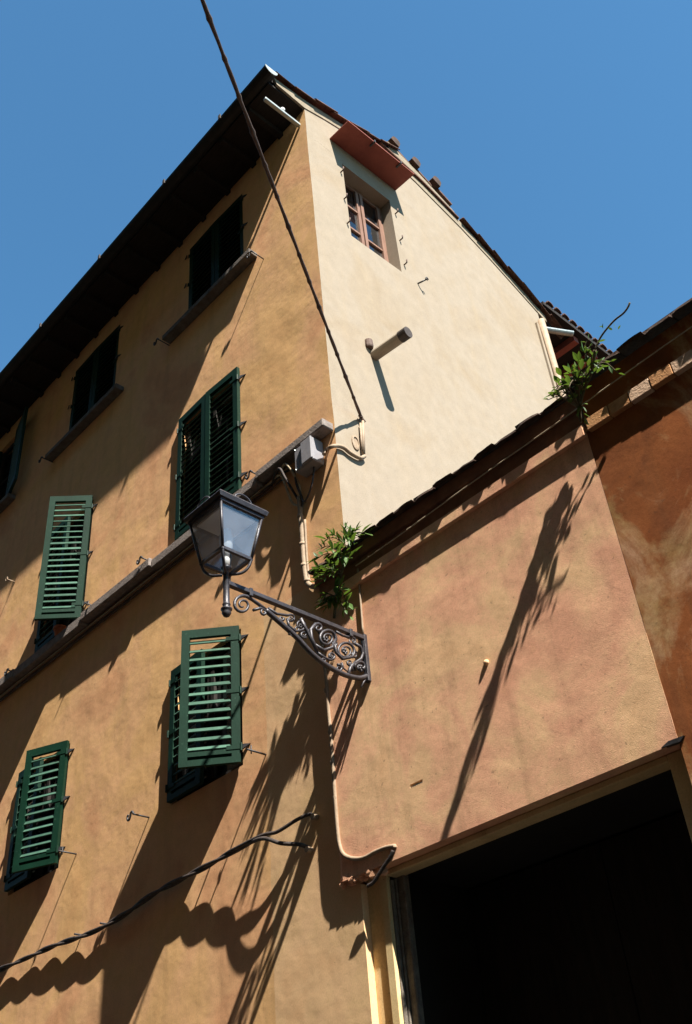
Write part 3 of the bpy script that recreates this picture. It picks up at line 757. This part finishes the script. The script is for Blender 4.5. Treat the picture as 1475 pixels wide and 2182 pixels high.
scroll([(668, 1372), (690, 1386), (708, 1380), (716, 1362)] + spiral(697, 1360, 19, 4, 10, -1.9, 34), 0.014, 0.004)
scroll([(676, 1390), (690, 1400), (702, 1406)] + spiral(706, 1398, 8, 3, 90, -1.3, 14), 0.011)
scroll([(712, 1366), (716, 1390), (730, 1404), (748, 1400)] + spiral(736, 1387, 20, 4, 40, -2.0, 36), 0.013, 0.004)
scroll([(716, 1346), (730, 1354), (744, 1358)] + spiral(750, 1366, 9, 3, -120, 1.4, 14), 0.011)
scroll([(757, 1372), (768, 1378), (774, 1392), (770, 1404), (758, 1412), (748, 1420), (752, 1430)], 0.014, taper=False)
scroll([(742, 1440), (746, 1424), (756, 1412)] + spiral(768, 1421, 13, 3, 150, 1.5, 18), 0.015)
scroll([(762, 1352), (772, 1362), (776, 1380), (774, 1400)], 0.012, taper=False)
scroll([(782, 1441), (776, 1452), (770, 1464)] , 0.012)
scroll([(728, 1412), (732, 1424), (742, 1432)], 0.010)
for cx, cy, r0, a0, tn in ((648, 1352, 8, 60, 1.3), (660, 1345, 7, 200, -1.2), (684, 1345, 7, 20, 1.2), (712, 1372, 7, 120, -1.3), (722, 1424, 8, 250, 1.2), (756, 1396, 7, 300, -1.2), (690, 1408, 6, 90, 1.1), (632, 1340, 6, 160, -1.1), (745, 1412, 6, 40, 1.2), (600, 1318, 5, 0, 1.1)):
    scroll(spiral(cx, cy, r0, 2, a0, tn, 14), 0.011, random.uniform(-0.006, 0.008))
scroll([(620, 1346), (616, 1352)] + spiral(621, 1352, 4, 2, 180, 0.9, 8), 0.010)
for cx, cy, rr in ((694, 1363, 0.022), (734, 1389, 0.026), (640, 1334, 0.016), (706, 1399, 0.014), (769, 1424, 0.026), (752, 1367, 0.014), (622, 1319, 0.014)):
    bm = bm_new(); c = PXB(cx, cy, 0.006)
    for k in range(5):
        r_ = bmesh.ops.create_icosphere(bm, subdivisions=1, radius=rr * 0.55)
        off = Vector((random.uniform(-0.3, 0.5), math.cos(k * 1.256), math.sin(k * 1.256))) * rr * 0.7
        for v_ in r_['verts']: v_.co += c + off
    lput(bm, 'rosette', 'lamp_iron', smooth=True)
for px, py in ((532, 1272), (745, 1349)):
    c = PXB(px, py); bm = bm_new(); box(bm, XB - 0.027, XB + 0.027, c.y - 0.014, c.y + 0.014, 5.455, 5.522); lput(bm, 'collar', 'lamp_iron', bevel=0.003)
# post with finial
bm = bm_new(); lathe(bm, [(0.004, 5.215), (0.022, 5.225), (0.034, 5.248), (0.03, 5.268), (0.04, 5.274), (0.04, 5.284), (0.022, 5.292), (0.026, 5.31), (0.03, 5.318), (0.026, 5.326), (0.023, 5.335), (0.023, 5.60), (0.04, 5.61), (0.04, 5.63), (0.018, 5.635)], (XB, YB, 0), 14)
lput(bm, 'post', 'lamp_iron', smooth=True)
# cradle: four curved legs from the post to the lantern's corners
HB, ZB_, HT, ZT_ = 0.128, 5.68, 0.186, 6.035
for sx in (-1, 1):
    for sy in (-1, 1):
        pts = smooth_path([(XB + sx * 0.02, YB + sy * 0.02, 5.565), (XB + sx * 0.075, YB + sy * 0.075, 5.57), (XB + sx * 0.11, YB + sy * 0.11, 5.61), (XB + sx * HB, YB + sy * HB, ZB_)], 5)
        bm = bm_new(); tube(bm, pts, 0.011, 6); lput(bm, 'cradle_leg', 'lamp_iron', smooth=True)
def ringbars(z, h, t, hh, name):
    bm = bm_new()
    for a, b, c, d_ in ((-h, h, -h, -h + t), (-h, h, h - t, h), (-h, -h + t, -h + t, h - t), (h - t, h, -h + t, h - t)):
        box(bm, XB + a, XB + b, YB + c, YB + d_, z, z + hh)
    return lput(bm, name, 'lamp_iron')
ringbars(ZB_ - 0.012, HB + 0.008, 0.024, 0.024, 'bottom_frame'); ringbars(ZT_ - 0.004, HT + 0.012, 0.03, 0.022, 'top_frame')
for sx in (-1, 1):
    for sy in (-1, 1):
        bm = bm_new(); tube(bm, [(XB + sx * HB, YB + sy * HB, ZB_), (XB + sx * HT, YB + sy * HT, ZT_)], 0.011, 6); lput(bm, 'corner_bar', 'lamp_iron', smooth=True)
for sx, sy in ((1, 0), (-1, 0), (0, 1), (0, -1)):
    bm = bm_new(); P = []
    for off in (0.0, 0.004):
        for hh, z in ((HB - 0.006 - off, ZB_ + 0.01), (HT - 0.006 - off, ZT_ - 0.004)):
            for s_ in (-1, 1):
                e_ = (hh - 0.006) * s_
                P.append(bm.verts.new((XB + (sx * hh if sx else e_), YB + (sy * hh if sy else e_), z)))
    for f in ((0, 1, 3, 2), (4, 6, 7, 5), (0, 4, 5, 1), (2, 3, 7, 6), (0, 2, 6, 4), (1, 5, 7, 3)): bm.faces.new([P[i] for i in f])
    lput(bm, 'glass_pane', 'lamp_glass')
# cap: overhanging plate, low hipped roof, vent ring on top
def frustum(bm, h0, z0, h1, z1):
    A_ = [bm.verts.new((XB + a * h0, YB + b * h0, z0)) for a, b in ((-1, -1), (1, -1), (1, 1), (-1, 1))]
    B_ = [bm.verts.new((XB + a * h1, YB + b * h1, z1)) for a, b in ((-1, -1), (1, -1), (1, 1), (-1, 1))]
    for i in range(4): bm.faces.new((A_[i], A_[(i + 1) % 4], B_[(i + 1) % 4], B_[i]))
    bm.faces.new(A_[::-1]); bm.faces.new(B_)
bm = bm_new(); frustum(bm, 0.215, 6.056, 0.225, 6.085); frustum(bm, 0.226, 6.0855, 0.215, 6.105); lput(bm, 'cap_plate', 'lamp_iron')
bm = bm_new(); frustum(bm, 0.20, 6.106, 0.10, 6.19); lput(bm, 'cap_roof', 'lamp_iron')
bm = bm_new(); lathe(bm, [(0.095, 6.19), (0.10, 6.215), (0.085, 6.23), (0.03, 6.26), (0.008, 6.30)], (XB, YB, 0), 16); lput(bm, 'vent_cap', 'lamp_iron', smooth=True)
for sx, sy, rz in ((1, 0, 0), (0, -1, 1), (-1, 0, 0), (0, 1, 1)):
    bm = bm_new(); pts = []
    for k in range(13):
        t = math.pi * k / 12; u_ = 0.075 * math.cos(t); z = 6.10 + 0.055 * math.sin(t)
        pts.append((XB + (sx * 0.205 if sx else u_), YB + (sy * 0.205 if sy else u_), z))
    tube(bm, pts, 0.007, 6); lput(bm, 'cap_crest', 'lamp_iron', smooth=True)
bm = bm_new(); frustum(bm, 0.15, 6.012, 0.15, 6.03); lput(bm, 'reflector', 'porcelain')
bm = bm_new(); lathe(bm, [(0.026, 5.63), (0.028, 5.70), (0.022, 5.71)], (XB, YB, 0), 12); lput(bm, 'socket', 'porcelain', smooth=True)
bm = bm_new(); lathe(bm, [(0.02, 5.71), (0.03, 5.76), (0.047, 5.80), (0.05, 5.85), (0.05, 5.91), (0.04, 5.95), (0.015, 5.97)], (XB, YB, 0), 14); lput(bm, 'bulb', 'porcelain', smooth=True)

# ================================================================== CABLES, BOX, CONDUITS
# cable slung over the street
a_ = onX(770, 890, 0.02); e_ = Vector((2.19, -3.13, 8.39)); dirn = e_ - Vector((0, 0.388, 8.218))
pts = []; R = []
N = 300
for k in range(N + 1):
    t = 2.3 * k / N; p = a_ + dirn * t
    w_ = 0.006 * math.sin(t * 90); p = p + Vector((0, 0, w_ * 0.6))
    pts.append(p); R.append(0.0145 + 0.002 * math.sin(t * 60) + (0.006 if k % 9 == 0 else 0))
bm = bm_new(); tube(bm, pts, R, 8)
tube(bm, [p + Vector((0, 0, 0.02 + 0.006 * math.sin(k * 0.7))) for k, p in enumerate(pts[2:])], 0.008, 5)
tag(finish(bm, 'street_cable', 'cable_brown', smooth=True), 'lashed cable slung across the sky from the gable wall', 'cable')
# anchor on the gable
anc = thing('cable_anchor', 'cable anchor with painted drop conduits on the cream wall', 'anchor')
bm = bm_new(); tube(bm, [onX(770, 888, -0.02), onX(770, 890, 0.05)], 0.014, 6); tube(bm, [onX(765, 884, 0.03), onX(778, 900, 0.03)], 0.016, 6); finish(bm, 'bolt', 'cable_brown', anc)
otube('drop_pipe', 'conduit', anc, [onX(x, y, 0.03) for x, y in ((773, 898), (774, 930), (775, 968))], 0.017, 8)
otube('drop_pipe', 'conduit', anc, [onX(x, y, 0.03) for x, y in ((768, 902), (770, 935), (772, 962))], 0.010, 8)
otube('bent_conduit', 'conduit', anc, [onX(777, 972, 0.025), onX(768, 976, 0.03), onX(748, 966, 0.03), onX(733, 954, 0.03), onX(718, 950, 0.03), onX(706, 952, 0.02), onY(698, 958, -0.03), onY(690, 968, -0.06)], 0.02, 8, sub=4)
c = onX(757, 944); bm = bm_new(); lathe(bm, [(0.06, -0.002), (0.06, 0.012), (0.045, 0.016), (0.04, 0.006), (0.01, 0.004)], (0, 0, 0), 14)
o = finish(bm, 'wall_rose', 'conduit', anc); o.location = c; o.rotation_euler = (0, math.pi / 2, 0); o.scale = (1.5, 0.8, 1)
# junction box under the sill course
jb = thing('junction_box', 'grey plastic junction box under the stone sill course', 'junction box')
bm = bm_new(); box(bm, -0.42, -0.16, -0.15, -0.004, 7.52, 7.80); finish(bm, 'case', 'box', jb, bevel=0.012)
bm = bm_new(); box(bm, -0.30, -0.155, -0.175, -0.151, 7.525, 7.795); finish(bm, 'lid', 'box', jb, bevel=0.008)
bm = bm_new()
for x, z in ((-0.40, 7.54), (-0.18, 7.54), (-0.40, 7.78), (-0.18, 7.78)):
    lathe(bm, [(0.008, z - 0.004), (0.008, z + 0.004)], (x, -0.153, 0), 6)
finish(bm, 'screw', 'zinc', jb)
cables = thing('cable_loops', 'dark cable loops hanging beside the grey junction box', 'cable')
for k, (dx, z1, out) in enumerate(((0.0, 7.60, 0.10), (-0.06, 7.52, 0.12), (-0.11, 7.46, 0.07), (0.03, 7.40, 0.06))):
    pts = [(-0.80 - 0.1 * k, -0.03, 7.74), (-0.62 + dx, -out, 7.78 - 0.02 * k), (-0.53 + dx, -out, z1 + 0.06), (-0.50 + dx, -0.03, z1 - 0.12), (-0.50, -0.03, 7.30 - 0.03 * k)]
    otube('cable', 'cable' if k % 2 else 'cable_pale', cables, pts, 0.012, 6, sub=6)
pts = [(-0.25, -0.06, 7.52), (-0.28, -0.08, 7.32), (-0.40, -0.06, 7.22), (-0.49, -0.03, 7.32)]
otube('cable', 'cable', cables, pts, 0.010, 6, sub=6)
con = thing('facade_conduit', 'pair of painted conduits running down beside the leafy plant', 'conduit')
P1 = [onY(x, y, -0.03) for x, y in ((638, 1060), (642, 1110), (645, 1150), (648, 1195), (653, 1235), (662, 1248), (674, 1250), (684, 1244))]
otube('pipe', 'conduit', con, P1, 0.024, 10, sub=4)
P2 = [onY(x, y, -0.02) for x, y in ((650, 1108), (652, 1150), (655, 1200), (660, 1246))]
otube('pipe', 'conduit', con, P2, 0.012, 8, sub=3)
for px, py in ((640, 1100), (645, 1160), (648, 1205), (655, 1238)):
    c = onY(px, py, -0.03); bm = bm_new(); lathe(bm, [(0.029, -0.015), (0.031, 0.0), (0.029, 0.015)], c, 10); finish(bm, 'pipe_collar', 'conduit', con, smooth=True)
# conduit down the edge of the low house, then looping to the gateway
ec = thing('edge_conduit', 'thin painted conduit on the edge of the peach wall, looping over the gateway', 'conduit')
E1 = [onY(x, y, -0.055) for x, y in ((684, 1345), (690, 1400), (696, 1450), (701, 1520), (706, 1570), (708, 1600), (712, 1660), (716, 1720), (720, 1770), (724, 1800), (732, 1820), (750, 1829), (775, 1828), (800, 1815), (822, 1806), (840, 1803), (842, 1806))]
otube('pipe', 'conduit', ec, E1, 0.015, 8, sub=4)
otube('pipe', 'conduit', ec, [onY(x, y, -0.06) for x, y in ((762, 1212), (766, 1250), (770, 1300), (774, 1352))], 0.009, 6, sub=3)
for y in (1420, 1470, 1530, 1560, 1590, 1625, 1700, 1790):
    t = (y - 1400) / 330; c = onY(690 + 26 * t, y, -0.056); bm = bm_new()
    r_ = bmesh.ops.create_icosphere(bm, subdivisions=1, radius=random.uniform(0.018, 0.026))
    for v_ in r_['verts']: v_.co = Vector((v_.co.x, v_.co.y * 0.7, v_.co.z * 1.4)) + c
    finish(bm, 'pipe_clip', 'conduit', ec, smooth=True)
bm = bm_new(); tube(bm, smooth_path([onY(x, y, -0.062) for x, y in ((838, 1812), (832, 1826), (820, 1843), (808, 1862), (796, 1880), (784, 1888))], 4), 0.013, 7); finish(bm, 'dark_tail', 'cable', ec, smooth=True)
# thin wire along the eaves
W = []
for k in range(40):
    px = 758 + (1560 - 758) * k / 39; py = 1206 - (px - 758) * 0.712
    W.append(onY(px, py + 1.0 * math.sin(k * 0.37), -0.102))
tag(otube('eave_wire', 'cable_pale', None, W, 0.005, 6), 'thin pale wire strung along under the low roof tiles', 'wire')
# twisted pair of cables across the lower facade
base = [(-20, 2075, 0.045), (60, 2040, 0.045), (120, 2013, 0.045), (200, 1985, 0.05), (270, 1945, 0.05), (330, 1903, 0.055), (400, 1866, 0.06), (440, 1846, 0.07), (500, 1812, 0.09), (560, 1790, 0.12), (600, 1795, 0.12), (640, 1797, 0.07), (664, 1812, 0.0)]
base2 = base[:9] + [(555, 1778, 0.11), (590, 1772, 0.11), (630, 1752, 0.07), (660, 1738, 0.03), (676, 1742, 0.0)]
tc = thing('twisted_cable', 'thick twisted dark cable sagging across the lower ochre facade', 'cable')
for j, bs in enumerate((base, base2)):
    ctr = smooth_path([onY(x, y, -h) for x, y, h in bs], 10); pts = []
    acc = 0.0
    for k, p in enumerate(ctr):
        if k: acc += (p - ctr[k - 1]).length
        ph = acc * 2 * math.pi / 0.85 + j * math.pi
        amp = 0.012 * (1 + 0.5 * noise.noise(Vector((acc * 2.2, j, 0))))
        pts.append(p + Vector((0, amp * math.cos(ph), amp * math.sin(ph))))
    otube('cable_strand', 'cable', tc, pts, 0.016 if j == 0 else 0.015, 8)
for px, py in ((664, 1812), (676, 1742)):
    c = onY(px, py); bm = bm_new(); tube(bm, [c + Vector((0, 0.02, 0)), c + Vector((0, -0.05, 0))], 0.024, 8); finish(bm, 'wall_insulator', 'conduit', tc)
for px, py in ((175, 1990), (230, 1967), (448, 1845)):
    c = onY(px, py); bm = bm_new(); tube(bm, [c + Vector((0, 0.02, -0.01)), c + Vector((0, -0.08, -0.01))], 0.009, 6); finish(bm, 'cable_peg', 'iron', tc)

# clay pot on the sill behind the swung-out shutter
bm = bm_new(); lathe(bm, [(0.05, 0), (0.075, 0.11), (0.085, 0.11), (0.085, 0.14), (0.07, 0.14)], (0, 0, 0), 12)
c = onY(131, 1334, -0.04); tag(finish(bm, 'flower_pot', 'pot', None, smooth=False, loc=(c.x, -0.05, 7.935)), 'small clay flower pot on the sill under the swung-out shutter', 'pot')
# ================================================================== PLANTS
def leaf_mesh(L=0.10, Wd=0.032, fold=0.25):
    bm = bm_new(); prof = [(0.0, 0.04), (0.2, 0.7), (0.45, 1.0), (0.75, 0.6), (1.0, 0.0)]
    mid = [bm.verts.new((0, t * L, -0.12 * L * t * t)) for t, _ in prof]
    for s_ in (-1, 1):
        side_ = [bm.verts.new((s_ * wv * Wd / 2, t * L, fold * wv * Wd / 2 - 0.12 * L * t * t)) for t, wv in prof[:-1]] + [mid[-1]]
        for k in range(len(prof) - 1):
            if side_[k + 1] is mid[k + 1]: f = (mid[k], side_[k], mid[k + 1])
            else: f = (mid[k], side_[k], side_[k + 1], mid[k + 1])
            bm.faces.new(f if s_ > 0 else f[::-1])
    me = bpy.data.meshes.new('leaf'); bm.to_mesh(me); bm.free(); me.materials.append(M['leaf']); return me
LEAVES = [leaf_mesh(0.10, 0.034), leaf_mesh(0.08, 0.03), leaf_mesh(0.12, 0.036)]
LEAVES2 = [leaf_mesh(0.11, 0.05), leaf_mesh(0.085, 0.042), leaf_mesh(0.07, 0.036)]
def add_leaf(parent, p, d, size, L):
    d = d.normalized(); up = Vector((random.uniform(-0.5, 0.5), random.uniform(-0.6, 0.0), 1.0))
    x = d.cross(up).normalized(); z = x.cross(d).normalized()
    o = link('leaf', random.choice(L), None, parent)
    o.matrix_world = Matrix(((x.x, d.x, z.x, p.x), (x.y, d.y, z.y, p.y), (x.z, d.z, z.z, p.z), (0, 0, 0, 1))) @ Matrix.Scale(size, 4)
def frond(parent, base, tip, nleaf, L, size=1.0, sag=0.05, rad=0.006):
    mid = (base + tip) / 2 + Vector((random.uniform(-0.03, 0.03), -0.03, sag))
    pts = smooth_path([base, mid, tip], 6)
    bm = bm_new(); tube(bm, pts, [rad * (1 - 0.6 * k / len(pts)) for k in range(len(pts))], 5); finish(bm, 'stem', 'stem', parent, smooth=True)
    axis = (tip - base).normalized()
    for k in range(nleaf):
        t = 0.25 + 0.75 * k / max(1, nleaf - 1); i = min(int(t * (len(pts) - 1)), len(pts) - 1)
        ang = (1 if k % 2 else -1) * random.uniform(0.5, 1.1)
        sidev = axis.cross(Vector((random.uniform(-0.4, 0.4), -1, random.uniform(-0.2, 0.6)))).normalized()
        d_ = axis * math.cos(ang) + sidev * math.sin(ang) + Vector((random.uniform(-0.25, 0.25), random.uniform(-0.35, 0.15), random.uniform(-0.3, 0.2)))
        if k == nleaf - 1: d_ = axis
        add_leaf(parent, pts[i], d_, size * random.uniform(0.75, 1.2), L)
pl = thing('wall_plant', 'bushy green plant sprouting at the corner of the low eave', 'plant')
root = Vector((0.02, -0.10, 6.10))
otube('stem', 'stem', pl, [onY(712, 1318, -0.06), onY(716, 1280, -0.09), onY(722, 1240, -0.10), onY(735, 1200, -0.12), onY(745, 1170, -0.13)], 0.012, 6, sub=4)
bases = [onY(735, 1195, -0.13), onY(724, 1225, -0.12), onY(745, 1172, -0.13), onY(716, 1270, -0.10)]
tips = [(670, 1195, .26, 0), (684, 1168, .28, 0), (697, 1150, .26, 2), (712, 1140, .24, 2), (738, 1124, .16, 2), (758, 1132, .14, 2), (786, 1134, .13, 2), (772, 1140, .14, 2), (678, 1212, .30, 1), (672, 1238, .30, 1),
        (690, 1240, .22, 1), (700, 1292, .16, 3), (688, 1285, .20, 3), (745, 1312, .13, 3), (736, 1300, .18, 3), (724, 1178, .30, 0), (740, 1150, .24, 2), (708, 1175, .34, 0), (700, 1205, .36, 1), (718, 1205, .36, 1),
        (755, 1160, .2, 2), (730, 1250, .18, 3), (740, 1285, .15, 3), (690, 1225, .26, 1), (712, 1228, .3, 1), (745, 1190, .22, 0)]
for px, py, dep, bi in tips:
    frond(pl, bases[bi] + Vector((random.uniform(-0.03, 0.03), 0, random.uniform(-0.03, 0.03))), onY(px, py, -dep), random.randint(7, 11), LEAVES, random.choice((0.7, 0.9, 1.1)))
p2 = thing('roof_plant', 'leafy creeper growing out of the tiles where the two low roofs meet', 'plant')
b2 = [onY(1236, 872, -0.14), onY(1245, 830, -0.18), onY(1262, 790, -0.22)]
otube('stem', 'stem', p2, [onY(1238, 900, -0.12)] + b2 + [onY(1268, 745, -0.28)], 0.010, 6, sub=4)
tips2 = [(1168, 852, .47, 0), (1178, 840, .48, 0), (1190, 836, .43, 0), (1200, 828, .38, 0), (1208, 812, .36, 1), (1216, 795, .35, 1), (1226, 785, .32, 1), (1236, 768, .30, 1), (1246, 750, .28, 2), (1255, 722, .28, 2),
         (1262, 735, .26, 2), (1270, 760, .24, 2), (1272, 795, .24, 1), (1286, 782, .22, 2), (1302, 770, .18, 2), (1318, 796, .15, 2), (1250, 822, .17, 0), (1240, 848, .15, 0), (1245, 890, .13, 0)]
for k in range(22):                      # hanging tendrils that throw the long streaks
    t = k / 21; tips2.append((1176 + 84 * t + random.uniform(-13, 13), 842 - 70 * t + random.uniform(-20, 20), 0.46 - 0.22 * t + random.uniform(-0.03, 0.03), random.choice((0, 1))))
for q_, (px, py, dep, bi) in enumerate(tips2): frond(p2, b2[bi], onY(px, py, -dep), random.randint(2, 3) if q_ > 18 else random.randint(4, 6), LEAVES2, random.choice((0.5, 0.65, 0.85)))
vine = [onY(x, y, -0.32) for x, y in ((1268, 745), (1278, 722), (1292, 702), (1310, 682), (1328, 668), (1338, 655), (1342, 645))]
otube('vine', 'stem', p2, vine, 0.007, 5, sub=4)
for x, y in ((1285, 700), (1287, 697), (1305, 703), (1312, 700), (1318, 702), (1291, 724)):
    add_leaf(p2, onY(x, y, -0.32), Vector((random.uniform(-1, 1), -0.3, random.uniform(0.1, 1))), 0.5, LEAVES2)
